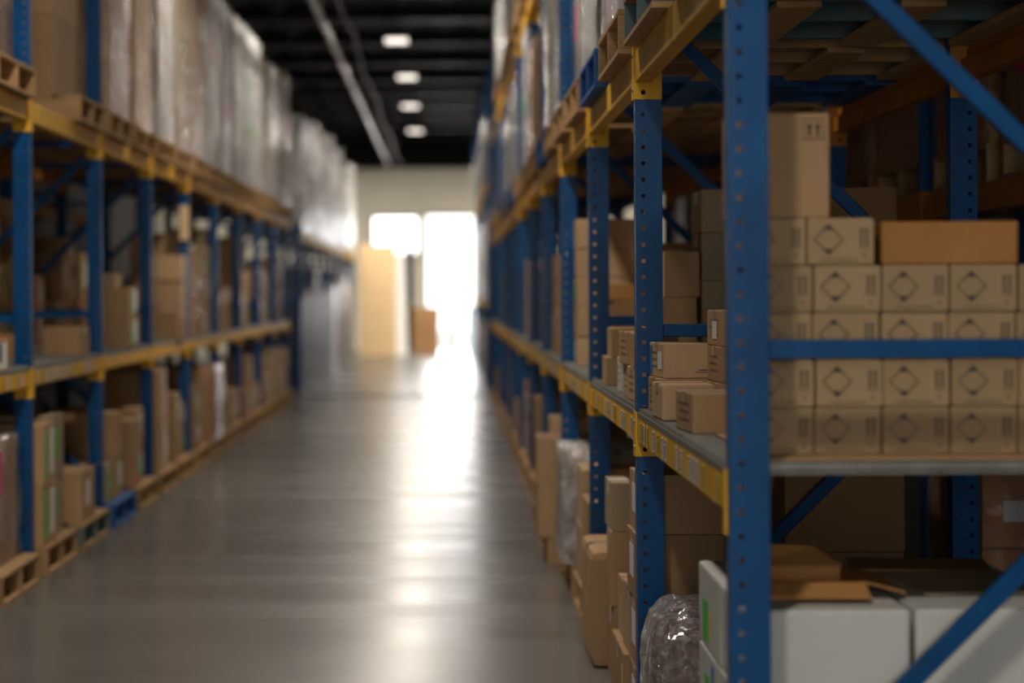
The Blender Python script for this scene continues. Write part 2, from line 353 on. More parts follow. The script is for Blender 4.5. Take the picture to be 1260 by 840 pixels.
def rack(name, label, xf, sgn, ys, h, depth, levels, rear_bays, braces_z, deck_levels=(), label_bays=0, detail=6, mats=('blue', 'yellow'), rear_mat='orange_beam', h_last=None):
    t = thing(name, label, 'rack', (xf, ys[0], 0))
    pm = post_mesh(h, sgn); pmr = post_mesh(h, -sgn); pml = post_mesh(h_last, sgn) if h_last else pm
    n = len(ys)
    foot = MB(); foot.box(-.005*sgn, sgn*.10, -.012, .085, 0, .006); fm = foot.mesh('footplate', ['blue'])
    def brace_me(a, c): bb = MB(); bb.bar(a, c, .032, .040); return bb
    xa, xb = sgn*(PW+.001), sgn*(depth-PW-.001)
    hb = []; 
    for z in braces_z: q = MB(); q.box(xa, xb, .012, .044, z-.02, z+.02); hb.append(q.mesh('horizontal_brace', [mats[0]], bevel=.003, seg=1))
    db = []
    segs = [(.31, 'a', 1.20), (1.39, 'b', 2.27), (2.42, 'a', 3.28), (3.42, 'b', 4.28)]
    for z0, kd, z1 in segs:
        if z1 > h: continue
        a, c = ((xa, .028, z0), (xb, .028, z1)) if kd == 'a' else ((xb, .028, z0), (xa, .028, z1))
        db.append(brace_me(a, c).mesh('diagonal_brace', [mats[0]], bevel=.003, seg=1))
    for i, y in enumerate(ys):
        yy = y-ys[0]
        o = link('upright_post', pm if i < n-1 else pml, t, (0, yy, 0)); add_solid(o)
        o = link('upright_post', pmr, t, (sgn*depth, yy, 0)); add_solid(o)
        link('footplate', fm, t, (0, yy, 0)); 
        for q in hb: link('horizontal_brace', q, t, (0, yy, 0))
        for q in db: link('diagonal_brace', q, t, (0, yy, 0))
    cache = {}
    for li, (zb, hg, drop) in enumerate(levels):
        for i in range(n-1):
            L = ys[i+1]-ys[i]-PD-.001
            key = (round(L, 3), hg, drop)
            if key not in cache:
                cb = beam_mesh(L-.014, hg, sgn, True, mats[1], 0, drop)
                fb = beam_mesh(L-.014, hg, -sgn, True, mats[1], 0, drop)
                cache[key] = (cb.mesh('load_beam', [mats[1]], bevel=.003, seg=1), fb.mesh('load_beam', [rear_mat], bevel=.003, seg=1),
                              connector_mb(sgn, hg, drop, 'near').mesh('connector', [mats[1], 'hole', 'bolt']),
                              connector_mb(sgn, hg, drop, 'far').mesh('connector', [mats[1], 'hole', 'bolt']),
                              connector_mb(-sgn, hg, drop, 'near').mesh('connector', [rear_mat, 'hole', 'bolt']),
                              connector_mb(-sgn, hg, drop, 'far').mesh('connector', [rear_mat, 'hole', 'bolt']))
            bm_, fm_, cn, cf, rn, rf = cache[key]
            y0 = ys[i]-ys[0]+PD+.0075
            o = link('load_beam', bm_, t, (0, y0, zb))
            if i < detail or True:
                link('connector', cn, o, (0, -.0075, 0)); link('connector', cf, o, (0, L-.0065, 0))
            if i < label_bays and hg < .1:
                yy = .10
                while yy < L-.2:
                    w_ = rnd.choice((.045, .06, .07)); hh = hg-.022
                    bc = barcode_mb(sgn, yy, .010, w_, hh, 0)
                    mt = rnd.choice(('paper', 'paper', 'ylabel'))
                    link('bin_label', bc.mesh('bin_label', [mt, 'ink']), o); yy += w_+rnd.choice((.04, .08, .16, .26))
            if i < rear_bays:
                o = link('load_beam', fm_, t, (sgn*depth, y0, zb))
                link('connector', rn, o, (0, -.0075, 0)); link('connector', rf, o, (0, L-.0065, 0))
    for zd in deck_levels:
        dc = {}
        for i in range(n-1):
            L = round(ys[i+1]-ys[i]-PD-.010, 3)
            if L not in dc:
                b = MB(); x0, x1 = sgn*.004, sgn*(depth-.004); pitch = .036; yy = 0
                b.box(x0, x1, 0, L, .001, .008)
                while yy+pitch <= L:
                    b.hexa([(x0, yy+.002, .008), (x1, yy+.002, .008), (x1, yy+.034, .008), (x0, yy+.034, .008),
                            (x0, yy+.011, .025), (x1, yy+.011, .025), (x1, yy+.025, .025), (x0, yy+.025, .025)]) if sgn > 0 else \
                    b.hexa([(x1, yy+.002, .012), (x0, yy+.002, .012), (x0, yy+.034, .008), (x1, yy+.034, .008),
                            (x1, yy+.011, .025), (x0, yy+.011, .025), (x0, yy+.025, .025), (x1, yy+.025, .025)])
                    yy += pitch
                # rolled lips at the aisle edge and the ends
                b.box(0, sgn*.004, 0, L, -.006, .012)
                b.box(x0, x1, 0, .003, -.003, .022)
                dc[L] = b.mesh('shelf_deck', ['steel'])
            # decks are notched around the posts by sitting between them
            o = link('shelf_deck', dc[L], t, (0, ys[i]-ys[0]+PD+.007, zd))
    return t
YR = [5.07+2.489*i for i in range(12)]
YL = [12.16+2.489*i for i in range(-1, 9)]
XR, XL, DEP = .592, -2.096, 1.067
DR, DL = 1.0655, 1.0735          # top of the shelf decks
BZ = (.20, 1.305, 2.34, 3.35)
rack('pallet_rack', 'blue pallet rack with yellow beams along the right of the aisle, its end frame nearest', XR, 1, YR, 4.7, DEP,
     [(.958, .082, .045), (2.080, .102, .052), (3.43, .102, .052)], 5, BZ, (1.040,), 7)
rack('pallet_rack', 'blue pallet rack with yellow beams along the left of the aisle, nearest on that side', XL, -1, YL, 3.9, DEP,
     [(.966, .082, .060), (2.30, .102, .052)], 4, BZ, (1.048,), 2, h_last=2.42)
YR2 = [35.2+2.489*i for i in range(8)]
rack('pallet_rack', 'far dark pallet rack continuing the right row near the bright door', XR, 1, YR2, 4.7, DEP, [(1.2, .082, .045), (3.0, .102, .052)], 0, BZ[1:3], (), 0)
YL2 = [34.6+2.489*i for i in range(9)]
rack('pallet_rack', 'far dark pallet rack with orange connectors continuing the left row before the cream wall', XL, -1, YL2, 2.42, DEP, [(2.2, .102, .052)], 0, BZ[1:3], (), 0)
YR3 = [5.07+2.489*i for i in range(1, 7)]
rack('pallet_rack', 'dim blue rack with brown beams standing back to back behind the right rack', 1.976, 1, YR3, 3.9, DEP,
     [(.80, .082, .045), (1.72, .102, .052), (3.1, .102, .052)], 0, BZ[1:3], (), 0, rear_mat='orange_beam', mats=('blue', 'orange_beam'))
YL3 = [12.16+2.489*i for i in range(0, 6)]
rack('pallet_rack', 'dim blue rack with yellow beams standing back to back behind the left rack', -3.50, -1, YL3, 3.9, DEP,
     [(.80, .082, .050), (2.10, .102, .052)], 0, BZ[1:3], (), 0)

# ------------------------------------------------------------------ pallets
def pallet_mb(m, LY=1.016, DX=1.12):
    """stringers run across (X), boards along Y. origin at front-near-bottom corner centre"""
    parts = []
    d = MB(); nb = 7; bw = .095
    for i in range(nb):
        x = (DX-bw)*i/(nb-1); d.box(x, x+bw, 0, LY, .126, .144)
    parts.append(('top_boards', d.mesh('top_boards', ['wood' if m == 'tealwood' else m], bevel=.002, seg=1), (0, 0, 0)))
    d = MB()
    for i in range(4):
        x = (DX-.12)*i/3; d.box(x, x+.12, 0, LY, 0, .018)
    parts.append(('bottom_boards', d.mesh('bottom_boards', ['wood' if m == 'tealwood' else m], bevel=.002, seg=1), (0, 0, 0)))
    s = MB(); s.box(.002, DX-.002, 0, .04, .018, .126)
    sm = s.mesh('stringer', [m], bevel=.002, seg=1)
    for y in (.001, LY/2-.02, LY-.041): parts.append(('stringer', sm, (0, y, 0)))
    return parts
PAL = {}
def pallet(x, y, z, sgn, m, label, group, LY=1.016, DX=1.12):
    """x = aisle edge; extends away from the aisle"""
    key = (m, LY, DX)
    if key not in PAL: PAL[key] = pallet_mb(m, LY, DX)
    t = thing('pallet', label, 'pallet', (x, y, z), 0, group)
    if sgn < 0: t.location.x = x-DX
    for nm, me, lc in PAL[key]: link(nm, me, t, lc)
    return t

# ------------------------------------------------------------------ cartons
def prints(b, style, w, d, h):
    e = .0013
    def fr(x0, x1, z0, z1, mi=1): b.face([(x0, -d/2-e, z0), (x1, -d/2-e, z0), (x1, -d/2-e, z1), (x0, -d/2-e, z1)], mi)
    def sd(y0, y1, z0, z1, mi=1, s=-1): b.face([(s*(w/2+e), y0, z0), (s*(w/2+e), y1, z0), (s*(w/2+e), y1, z1), (s*(w/2+e), y0, z1)], mi)
    if style == 'diamond':
        cx, cz, r, t = -w*.19, h*.55, .034, .0036
        R = [(0, -1), (1, 0), (0, 1), (-1, 0)]
        for i in range(4):
            a, c = R[i], R[(i+1) % 4]; y = -d/2-e
            b.face([(cx+a[0]*r, y, cz+a[1]*r), (cx+c[0]*r, y, cz+c[1]*r), (cx+c[0]*(r-t*1.4), y, cz+c[1]*(r-t*1.4)), (cx+a[0]*(r-t*1.4), y, cz+a[1]*(r-t*1.4))], 1)
        for s in (1, -1):
            b.face([(cx, -d/2-e*1.3, cz+s*r), (cx-.013, -d/2-e*1.3, cz+s*(r-.013)), (cx+.013, -d/2-e*1.3, cz+s*(r-.013))], 2)
        for x in (w*.30, w*.38):          # upright arrows
            fr(x-.0035, x+.0035, h*.42, h*.72); b.face([(x-.006, -d/2-e, h*.72), (x+.006, -d/2-e, h*.72), (x, -d/2-e, h*.82)], 1)
        fr(w*.26, w*.42, h*.37, h*.39)
        fr(w*.33, w*.35, h*.16, h*.25, 2)
        x = -w*.30
        while x < w*.2: ww = rnd.uniform(.003, .009); fr(x, x+ww, h*.10, h*.135); x += ww+.003
        # text block on the aisle side
        for r_ in range(4):
            y = -d*.35
            while y < d*.3: ww = rnd.uniform(.004, .02); sd(y, y+ww, h*(.75-.16*r_), h*(.75-.16*r_)+.006); y += ww+.005
    if style == 'arrows':
        x0, x1, z0, z1 = w*.5-.058, w*.5-.012, h-.058, h-.012
        for r_ in ((x0, x1, z0, z0+.003), (x0, x1, z1-.003, z1), (x0, x0+.003, z0, z1), (x1-.003, x1, z0, z1)): fr(*r_)
        for x in (x0+.014, x1-.014):
            fr(x-.0035, x+.0035, z0+.008, z0+.026, 2); b.face([(x-.008, -d/2-e, z0+.026), (x+.008, -d/2-e, z0+.026), (x, -d/2-e, z0+.038)], 2)
    if style == 'text':
        for r_ in range(3):
            y = -d*.3
            while y < d*.25: ww = rnd.uniform(.006, .03); sd(y, y+ww, h*(.7-.2*r_), h*(.7-.2*r_)+.005); y += ww+.008
        fr(w*.18, w*.38, h*.22, h*.245, 2); fr(w*.12, w*.36, h*.16, h*.18, 2)
    if style == 'handwriting':
        for q in range(5): fr(-w*.2+q*.03, -w*.2+q*.03+.004, h*.3, h*.55); fr(-w*.2+q*.03, -w*.2+q*.03+.02, h*.42, h*.435)
CART = {}
def carton(w, d, h, x, y, z, label, m='kraft', rz=0, group=None, style=None, tape='tape', stickers=(), bevel=.004, cat='box', name='carton'):
    """centre x,y ; base z"""
    key = (round(w, 3), round(d, 3), round(h, 3), m, style)
    if key not in CART:
        b = MB(); b.box(-w/2, w/2, -d/2, d/2, 0, h)
        me = b.mesh('carton', [m, 'ink_soft', 'ink'], bevel=bevel, seg=2)
        bm = bmesh.new(); bm.from_mesh(me)
        for v in bm.verts:                      # slightly slack panels
            n_ = noise.noise_vector(Vector((v.co.x*7+w*90, v.co.y*7+d*50, v.co.z*7+h*70))); v.co.x += n_.x*(.0008 if style else .002); v.co.y += n_.y*(.0008 if style else .002)
        bm.to_mesh(me); bm.free()
        g = MB(); g.v = [tuple(v.co) for v in me.vertices]; g.f = [tuple(p.vertices) for p in me.polygons]; g.m = [0]*len(g.f)
        e = .0006                                # flap seam on the top and glued side seam
        g.face([(-w/2+.006, -.0012, h+e), (w/2-.006, -.0012, h+e), (w/2-.006, .0012, h+e), (-w/2+.006, .0012, h+e)], 1)
        if style: prints(g, style, w, d, h)
        me2 = bpy.data.meshes.new('carton'); me2.from_pydata(g.v, [], g.f)
        for q in (m, 'ink_soft', 'ink'): me2.materials.append(M[q])
        me2.polygons.foreach_set('material_index', g.m); me2.update()
        CART[key] = me2
    o = link(name, CART[key], None, (x, y, z), rz); tag(o, label, cat, group)
    if tape:
        tk = ('t', round(w, 3), round(d, 3), round(h, 3), tape)
        if tk not in CART:
            b = MB(); e = .0011; tw = .024
            b.face([(-w/2, -tw, h+e), (w/2, -tw, h+e), (w/2, tw, h+e), (-w/2, tw, h+e)])
            for s in (-1, 1): b.face([(s*(w/2+e), -tw, h+e), (s*(w/2+e), tw, h+e), (s*(w/2+e), tw, h*.72), (s*(w/2+e), -tw, h*.72)])
            CART[tk] = b.mesh('packing_tape', [tape])
        link('packing_tape', CART[tk], o)
    for (face, u0, u1, z0, z1, mt) in stickers:   # fractions of the face
        b = MB(); e = .0016
        if face == 'front': b.box(w*(u0-.5), w*(u1-.5), -d/2-e, -d/2-e+.0009, h*z0, h*z1)
        elif face == 'left': b.box(-w/2-e, -w/2-e+.0009, d*(u0-.5), d*(u1-.5), h*z0, h*z1)
        else: b.box(w/2+e-.0009, w/2+e, d*(u0-.5), d*(u1-.5), h*z0, h*z1)
        s = link('shipping_label' if mt == 'paper' else 'sticker', b.mesh('sticker', [mt]), o)
        s['label'] = {'paper': 'white paper label', 'green': 'green sticker', 'pink': 'pink sticker', 'ylabel': 'yellow sticker', 'bluelabel': 'blue print'}[mt]
    return o

# ------------------------------------------------------------------ wrapped loads
FILM = {}
def film_shell(w, d, h, amp, seed, m, crumple=1.0, name='stretch_film'):
    nx, ny, nz = max(5, int(w*12)), max(5, int(d*12)), max(6, int(h*11))
    b = MB()
    def disp(p):
        x, y, z = p
        n_ = noise.noise_vector(Vector((x*4*crumple+seed, y*4*crumple, z*2.2*crumple)))*amp*.6 + noise.noise_vector(Vector((x*11*crumple, y*11*crumple+seed, z*7*crumple)))*amp*.5
        o_ = amp*.75
        return (x+math.copysign(o_, x)+n_.x if abs(x) > w/2-.001 else x+n_.x*.4, y+math.copysign(o_, y)+n_.y if abs(y) > d/2-.001 else y+n_.y*.4, max(.0, z+(n_.z*.8+amp*.5 if z > h-.001 else 0)))
    def grid(P, nu, nv):
        i = len(b.v)
        for v_ in range(nv+1):
            for u_ in range(nu+1): b.v.append(disp(P(u_/nu, v_/nv)))
        for v_ in range(nv):
            for u_ in range(nu):
                a = i+v_*(nu+1)+u_; b.f.append((a, a+1, a+nu+2, a+nu+1)); b.m.append(0)
    grid(lambda u, v: (-w/2+w*u, -d/2, h*v), nx, nz); grid(lambda u, v: (w/2-w*u, d/2, h*v), nx, nz)
    grid(lambda u, v: (-w/2, d/2-d*u, h*v), ny, nz); grid(lambda u, v: (w/2, -d/2+d*u, h*v), ny, nz)
    grid(lambda u, v: (-w/2+w*u, -d/2+d*v, h), nx, ny)
    me = bpy.data.meshes.new(name); me.from_pydata(b.v, [], b.f); me.materials.append(M[m])
    bm = bmesh.new(); bm.from_mesh(me); bmesh.ops.remove_doubles(bm, verts=bm.verts, dist=.004)
    bmesh.ops.recalc_face_normals(bm, faces=bm.faces)
    for f in bm.faces: f.smooth = True
    bm.to_mesh(me); bm.free(); return me
seed = [0]
BLK = {}
def wrapped(x, y, z, sgn, LY, DX, h, label, group, m='kraft', film='film', grid=None, amp=.012, name='wrapped_load', stickers=True):
    """x aisle edge of the load, y near edge; children: cartons under film"""
    seed[0] += 3.7
    t = thing(name, label, 'load', (x+sgn*DX/2, y+LY/2, z), 0, group)
    gx, gy, gz = grid or (1, 1, 1)
    cw, cd, ch = DX/gx, LY/gy, h/gz
    key = (round(cw, 3), round(cd, 3), round(ch, 3), m)
    if key not in BLK:
        b = MB(); b.box(-cw/2+.003, cw/2-.003, -cd/2+.003, cd/2-.003, 0, ch-.003); BLK[key] = b.mesh('carton', [m], bevel=.006, seg=2)
    for i in range(gx):
        for j in range(gy):
            for k in range(gz):
                if gx > 1 and 0 < i < gx-1 and 0 < j < gy-1 and k < gz-1: continue
                link('carton' if grid else 'load_body', BLK[key], t, (-DX/2+cw*(i+.5), -LY/2+cd*(j+.5), ch*k))
    fk = seed[0] if grid else (round(LY, 2), round(DX, 2), round(h, 2), film, int(seed[0]) % 3)
    if fk not in FILM: FILM[fk] = film_shell(DX+.004, LY+.004, h+.002, amp, seed[0], film)
    link('stretch_film', FILM[fk], t)
    if stickers:
        for q in range(rnd.choice((0, 1, 2))):
            b = MB(); yy = rnd.uniform(-LY*.4, LY*.2); zz = rnd.uniform(h*.2, h*.7); xx = -sgn*(DX/2+.021)
            b.box(xx, xx+.001, yy, yy+rnd.uniform(.10, .2), zz, zz+rnd.uniform(.1, .22))
            link('shipping_label', b.mesh('shipping_label', [rnd.choice(('paper', 'paper', 'green', 'pink'))]), t)
    return t
# ------------------------------------------------------------------ rows of cartons
CN = {'kraft': 'brown', 'kraft_light': 'pale brown', 'kraft_dark': 'dark brown', 'kraft_grey': 'greyish brown', 'kraft_orange': 'orange brown'}
TN = ['bottom', 'second', 'third', 'fourth', 'fifth', 'sixth']
def fill(sgn, xe, y0, y1, z, top, where, group, wr=(.26, .5), hr=(.14, .3), dx=(.30, .45), st=.5, over=0, n0=0, fillp=.9):
    y = y0; n = n0
    while True:
        d = rnd.uniform(*wr)
        if y+d > y1 or n > 11: break
        w_ = rnd.uniform(*dx); lim = z+(top-z)*rnd.uniform(.45, 1.0); zz = z; q = 0
        m_ = rnd.choice(('kraft', 'kraft', 'kraft_light', 'kraft_grey', 'kraft_dark')); x = xe+sgn*(rnd.uniform(0, .05)-over)
        hh0 = rnd.uniform(*hr)
        while zz+hh0 <= lim+.02 and zz+hh0 <= top and q < 6:
            s_ = ()
            face = 'right' if sgn < 0 else 'left'
            if rnd.random() < st:
                s_ += ((face, .55, .85, .25, .8, rnd.choice(('paper', 'paper', 'green', 'pink'))),)
            if rnd.random() < st*.7: s_ += ((face, .08, .22, .1, .85, rnd.choice(('paper', 'green', 'pink'))),)
            carton(w_, d-.012, hh0-.001, x+sgn*w_/2, y+d/2, zz, '%s carton, %s tier of %s stack, %s' % (CN[m_], TN[q], ORD[n], where), m_, math.radians(rnd.uniform(-1.5, 1.5)), group, None, stickers=s_, bevel=.006)
            zz += hh0; q += 1
        y += d+rnd.choice((.01, .02, .06)); n += 1
# ------------------------------------------------------------------ right rack, shelf at chest height, nearest bay
def corner(cx, cy, w, d, deg):
    a = math.radians(deg); return cx+math.cos(a)*w/2-math.sin(a)*d/2, cy+math.sin(a)*w/2+math.cos(a)*d/2, a
def cart_c(w, d, h, cx, cy, z, deg, label, **k):
    x, y, a = corner(cx, cy, w, d, deg); return carton(w, d, h, x, y, z, label, rz=a, **k)
b = MB(); b.box(0, .90, 0, .92, 0, .006)
o = link('cardboard_sheet', b.mesh('cardboard_sheet', ['kraft'], bevel=.001, seg=1), None, (.672, 5.155, DR)); tag(o, 'flat cardboard sheet on the grey shelf deck under the diamond-marked cartons', 'cardboard')
CW, CH, CD = .1455, .1022, .25
rows = ['bottom row', 'second row up', 'middle row', 'fourth row up', 'top row']
colw = ['first column beside the blue post', 'second column from the post', 'third column from the post', 'fourth column from the post', 'fifth column from the post', 'last column, cut by the picture edge']
for r_ in range(5):
    z = DR+.006+r_*(CH+.0008)
    off = (0, .003, -.002, .001, -.013)[r_]
    for c_ in range(6 if r_ < 4 else 2):
        x = .6495+.1478*c_+off+rnd.uniform(-.0006, .0006)+CW/2
        carton(CW, CD, CH, x, 5.25+CD/2+rnd.uniform(0, .008), z, 'small brown carton with diamond mark, %s, %s' % (rows[r_], colw[c_]),
               'kraft_print', math.radians(rnd.uniform(-.3, .3)), 'diamond-marked cartons behind the near frame', 'diamond', tape=None, bevel=.006)
zt = DR+.006+5*(CH+.0008)
z4 = DR+.006+4*(CH+.0008)
carton(.298, .24, .094, 1.094, 5.255+.12, z4, 'wide orange-brown carton with a dark stain on the right of the stack top', 'stain', 0, None, None, tape=None, bevel=.006)
carton(.207, .22, .229, .731, 5.27+.11, zt, 'tall plain brown carton with an arrow mark standing on top of the diamond stack', 'kraft', math.radians(.8), None, 'arrows', tape=None, bevel=.005)
G = 'small cartons along the right shelf edge'
cart_c(.15, .26, CH, .622, 6.14, DR, 4, 'nearest brown carton at the right shelf edge, bottom of the pile, beside the blue post', m='kraft', group=G, style='text', tape='cleartape')
cart_c(.15, .25, CH, .600, 6.76, DR, 2, 'brown carton with rounded edges on the right shelf, second from the front at the edge', m='kraft_light', group=G, style=None, tape='tape', bevel=.008)
cart_c(.15, .22, CH, .628, 7.20, DR, 3, 'brown carton under the upper one just before the second blue post', m='kraft', group=G, style='diamond')
cart_c(.155, .24, CH+.002, .645, 7.22, DR+CH+.0005, 5, 'upper brown carton with blue and white label just before the second blue post', m='kraft_light', group=G, style='text', tape='tape',
       stickers=(('left', .12, .38, .25, .75, 'paper'), ('left', .80, .95, .1, .9, 'bluelabel')))
for k_, lb in enumerate(('bottom', 'middle', 'top')):
    cart_c(.15, .25, CH, .765+.004*k_, 6.82, DR+k_*(CH+.0006), 1+k_, 'brown carton, %s of the pile of three half hidden by the nearest post' % lb, m='kraft', group=G, style='text', tape='tape',
           stickers=(('left', .3, .6, .2, .7, 'paper'),) if k_ == 2 else ())
for j, (yy, lb) in enumerate(((7.92, 'nearer'), (8.21, 'farther'))):
    for k_, tb in enumerate(('lower', 'upper')):
        cart_c(.15, .25, CH+.01, .615-.006*k_+j*.004, yy, DR+k_*(CH+.0106), (2, -2, 1, 3)[j*2+k_], '%s brown carton of the %s pile right behind the second blue post' % (tb, lb), m='kraft' if k_ else 'kraft_light', group=G, style='text')
cart_c(.10, .16, .125, .625, 8.72, DR, 0, 'small white package between brown cartons behind the second blue post', m='whitebox', style='text', tape=None)
for k_, tb in enumerate(('lower', 'upper')):
    cart_c(.15, .25, CH+.008, .612+.02*k_, 9.30, DR+k_*(CH+.0086), 0, '%s brown carton of the pile just before the third blue post on the right shelf' % tb, m='kraft', group=G, style=None)
# rear stacks on that shelf
z = DR
for k_, hh in enumerate((.224, .177, .177, .16)):
    carton(.42, .38, hh-.001, 1.15, 9.10, z, 'large greyish carton, %s of the tall rear stack behind the second post' % ('bottom', 'second', 'third', 'topmost')[k_], 'kraft_grey', 0, 'tall rear stack'); z += hh
z = DR
for k_, hh in enumerate((.17, .17, .17)):
    carton(.13, .26, hh-.001, .850+.010*k_, 9.08, z, 'narrow brown carton, %s of the pile left of the tall rear stack' % ('bottom', 'middle', 'top')[k_], 'kraft', 0, 'narrow rear pile'); z += hh
fill(1, .625, 10.2, 11.25, DR, 1.45, 'right shelf, third bay', 'cartons on the right shelf', st=.3, wr=(.26, .36), hr=(.14, .2), dx=(.2, .3))
z = DR
for k_, (w_, hh, m_, x_, lb) in enumerate(((.40, .32, 'kraft_dark', .98, 'dark brown carton deep on the right shelf under a flat orange carton'), (.36, .075, 'kraft_orange', .95, 'flat orange-brown carton lying on a dark carton deep on the right shelf'), (.16, .19, 'kraft_dark', 1.08, 'small dark carton with white label standing on the flat orange carton'))):
    carton(w_, .35, hh, x_, 11.5, z, lb, m_, stickers=(('front', .2, .8, .2, .8, 'paper'),) if k_ == 2 else ()); z += hh+.001
z = DR
for k_, hh in enumerate((.21, .20, .17, .16)):
    carton(.245, .36, hh-.001, 1.535 if k_ < 3 else 1.53, 9.05, z, 'dim brown carton, %s of the rearmost stack above the diamond cartons' % ('bottom', 'second', 'third', 'top')[k_], 'kraft_dark', 0, 'rearmost stack'); z += hh
# ------------------------------------------------------------------ right rack, floor level
pallet(.60, 5.165, 0, 1, 'wood', 'wooden pallet on the floor under the white cartons behind the near frame', None, 1.0, .965)
LH = .2005
for r_ in range(3):
    for c_, (x0, w_) in enumerate(((.636, .352), (1.000, .352))):
        for d_ in range(2):
            nm = ('bottom', 'middle', 'top')[r_]
            st = ()
            if c_ == 0 and d_ == 1 and r_ > 0: st = (('left', .55, .8, .1, .6, 'green'), ('left', .42, .5, .2, .5, 'ylabel'))
            if c_ == 0 and d_ == 1 and r_ == 1: st = (('left', .5, .7, .2, .7, 'green'), ('left', .3, .4, .3, .9, 'bluelabel'))
            carton(w_, .478, LH-.001, x0+w_/2, 5.175+.239+d_*.49, .1445+r_*LH, 'white carton, %s layer, %s %s' % (nm, ('left one next to the near post', 'right one away from the aisle')[c_], ('in front', 'behind')[d_]), 'whitebox', 0, 'white cartons on the floor pallet', None, tape=None, stickers=st, bevel=.009)
ZW = .1445+3*LH
# open shallow carton and loose sheets on the white cartons
t = thing('open_carton', 'open shallow brown carton with raised flap lying on the white cartons', 'box', (.80, 5.50, ZW))
b = MB(); W2, D2, T = .12, .16, .004
b.box(-W2, W2, -D2, D2, 0, T); b.box(-W2, -W2+T, -D2, D2, T, .035); b.box(W2-T, W2, -D2, D2, T, .035); b.box(-W2+T, W2-T, -D2, -D2+T, T, .035); b.box(-W2+T, W2-T, D2-T, D2, T, .035)
link('tray', b.mesh('tray', ['kraft_orange'], bevel=.001, seg=1), t)
for nm, p in (('flap', [(-W2, D2, .036), (W2, D2, .036), (W2*.6, D2+.10, .070), (-W2*.95, D2+.07, .085)]), ('flap', [(-W2, -D2, .036), (W2, -D2, .036), (W2, -D2-.08, .012), (-W2, -D2-.07, .014)]), ('flap', [(W2, -D2, .036), (W2, D2, .036), (W2+.08, D2, .020), (W2+.09, -D2, .012)])):
    b = MB(); b.hexa([(x, y, z) for x, y, z in p]+[(x, y, z+.003) for x, y, z in p]); link(nm, b.mesh('flap', ['kraft_orange']), t)
for q, (x_, y_, w_, d_, m_, lb) in enumerate(((1.19, 5.62, .30, .42, 'kraft_grey', 'flat greyish cardboard sheet lying on the right white carton'), (1.16, 5.98, .34, .26, 'kraft_dark', 'dark flat cardboard sheet lying on the rear white cartons'))):
    b = MB(); b.box(-w_/2, w_/2, -d_/2, d_/2, 0, .006)
    o = link('cardboard_sheet', b.mesh('cardboard_sheet', [m_], bevel=.001, seg=1), None, (x_, y_, ZW), math.radians(6-14*q)); tag(o, lb, 'cardboard')
# crumpled wrapped bundle
def bundle(name, x, y, z, w, d, h, label, seed_, m_in='kraft'):
    t = thing(name, label, 'bundle', (x, y, z))
    b = MB(); b.box(-w/2+.02, w/2-.02, -d/2+.02, d/2-.02, 0, h*.62); link('carton', b.mesh('carton', [m_in], bevel=.01, seg=2), t)
    b = MB(); b.box(-w/2+.04, w/2-.05, -d/2+.05, d/2-.04, h*.62, h*.86); o = link('carton', b.mesh('carton', ['pinkish'], bevel=.03, seg=3), t)
    bm = bmesh.new(); bmesh.ops.create_icosphere(bm, subdivisions=5, radius=1)
    for v in bm.verts:
        c = v.co; p = 5.0
        n_ = (abs(c.x)**p+abs(c.y)**p+abs(c.z)**p)**(-1/p); q = c*n_
        z_ = max(-.02, (q.z*.5+.5))
        k_ = 1-.12*max(0, z_-.55)
        v.co = Vector((q.x*w/2*k_, q.y*d/2*k_, z_*h))
        f = noise.noise(v.co*18+Vector((seed_, 0, 0)))*.022+abs(noise.noise(v.co*34+Vector((0, seed_, 0))))*.020
        v.co += c*f; v.co.z = max(.003, v.co.z)
    for f in bm.faces: f.smooth = True
    me = bpy.data.meshes.new('stretch_film'); bm.to_mesh(me); bm.free(); me.materials.append(M['film_bag']); link('stretch_film', me, t)
M['pinkish'] = mat('pinkish_packaging', (.42, .22, .20), .6, var=.2, scale=9)
bundle('wrapped_bundle', .775, 7.03, 0, .42, .56, .525, 'crumpled clear plastic bundle on the floor between the second post and white cartons', 3.1)
# cartons between posts two and three
G2 = 'floor cartons between the second and third right posts'
def column(x0, y0, w, d, hs, ms, labels, group=None, z=0, jit=.006, **k):
    for q, hh in enumerate(hs):
        carton(w, d, hh-.001, x0+w/2+rnd.uniform(-jit, jit)*(q > 0), y0+d/2+rnd.uniform(-jit, jit)*(q > 0), z, labels[q], ms[q % len(ms)], math.radians(rnd.uniform(-2, 2))*(q > 0), group, **k); z += hh
column(.60, 7.68, .28, .36, (.22, .22, .215, .19), ('kraft',), ['brown carton, %s of the floor stack touching the second post' % q for q in ('bottom', 'second', 'third', 'topmost')], G2, stickers=(('left', .3, .7, .3, .8, 'paper'),))
column(.588, 8.12, .26, .62, (.21,), ('kraft',), ['low brown carton on the floor carrying two small cartons'], G2, stickers=(('left', .1, .16, .2, .8, 'ylabel'),))
column(.606, 8.14, .2, .27, (.225,), ('kraft_light',), ['small carton on the low floor carton, nearer of the two'], G2, z=.21)
column(.612, 8.47, .2, .25, (.205,), ('kraft_light',), ['small carton on the low floor carton, farther of the two'], G2, z=.21)
column(.600, 8.80, .26, .32, (.28, .275, .178), ('kraft', 'kraft', 'kraft_grey'), ['brown carton at the bottom of the stack before the tall worn carton', 'brown carton in the middle of the stack before the tall worn carton', 'silver-taped carton with handwriting on the stack before the tall worn carton'], G2, tape='paper', style='handwriting')
carton(.30, .66, .444, .539+.15, 9.17+.33, 0, 'tall worn brown carton with rounded corners on the floor before the third post', 'kraft', 0, None, None, tape='tape', bevel=.035)
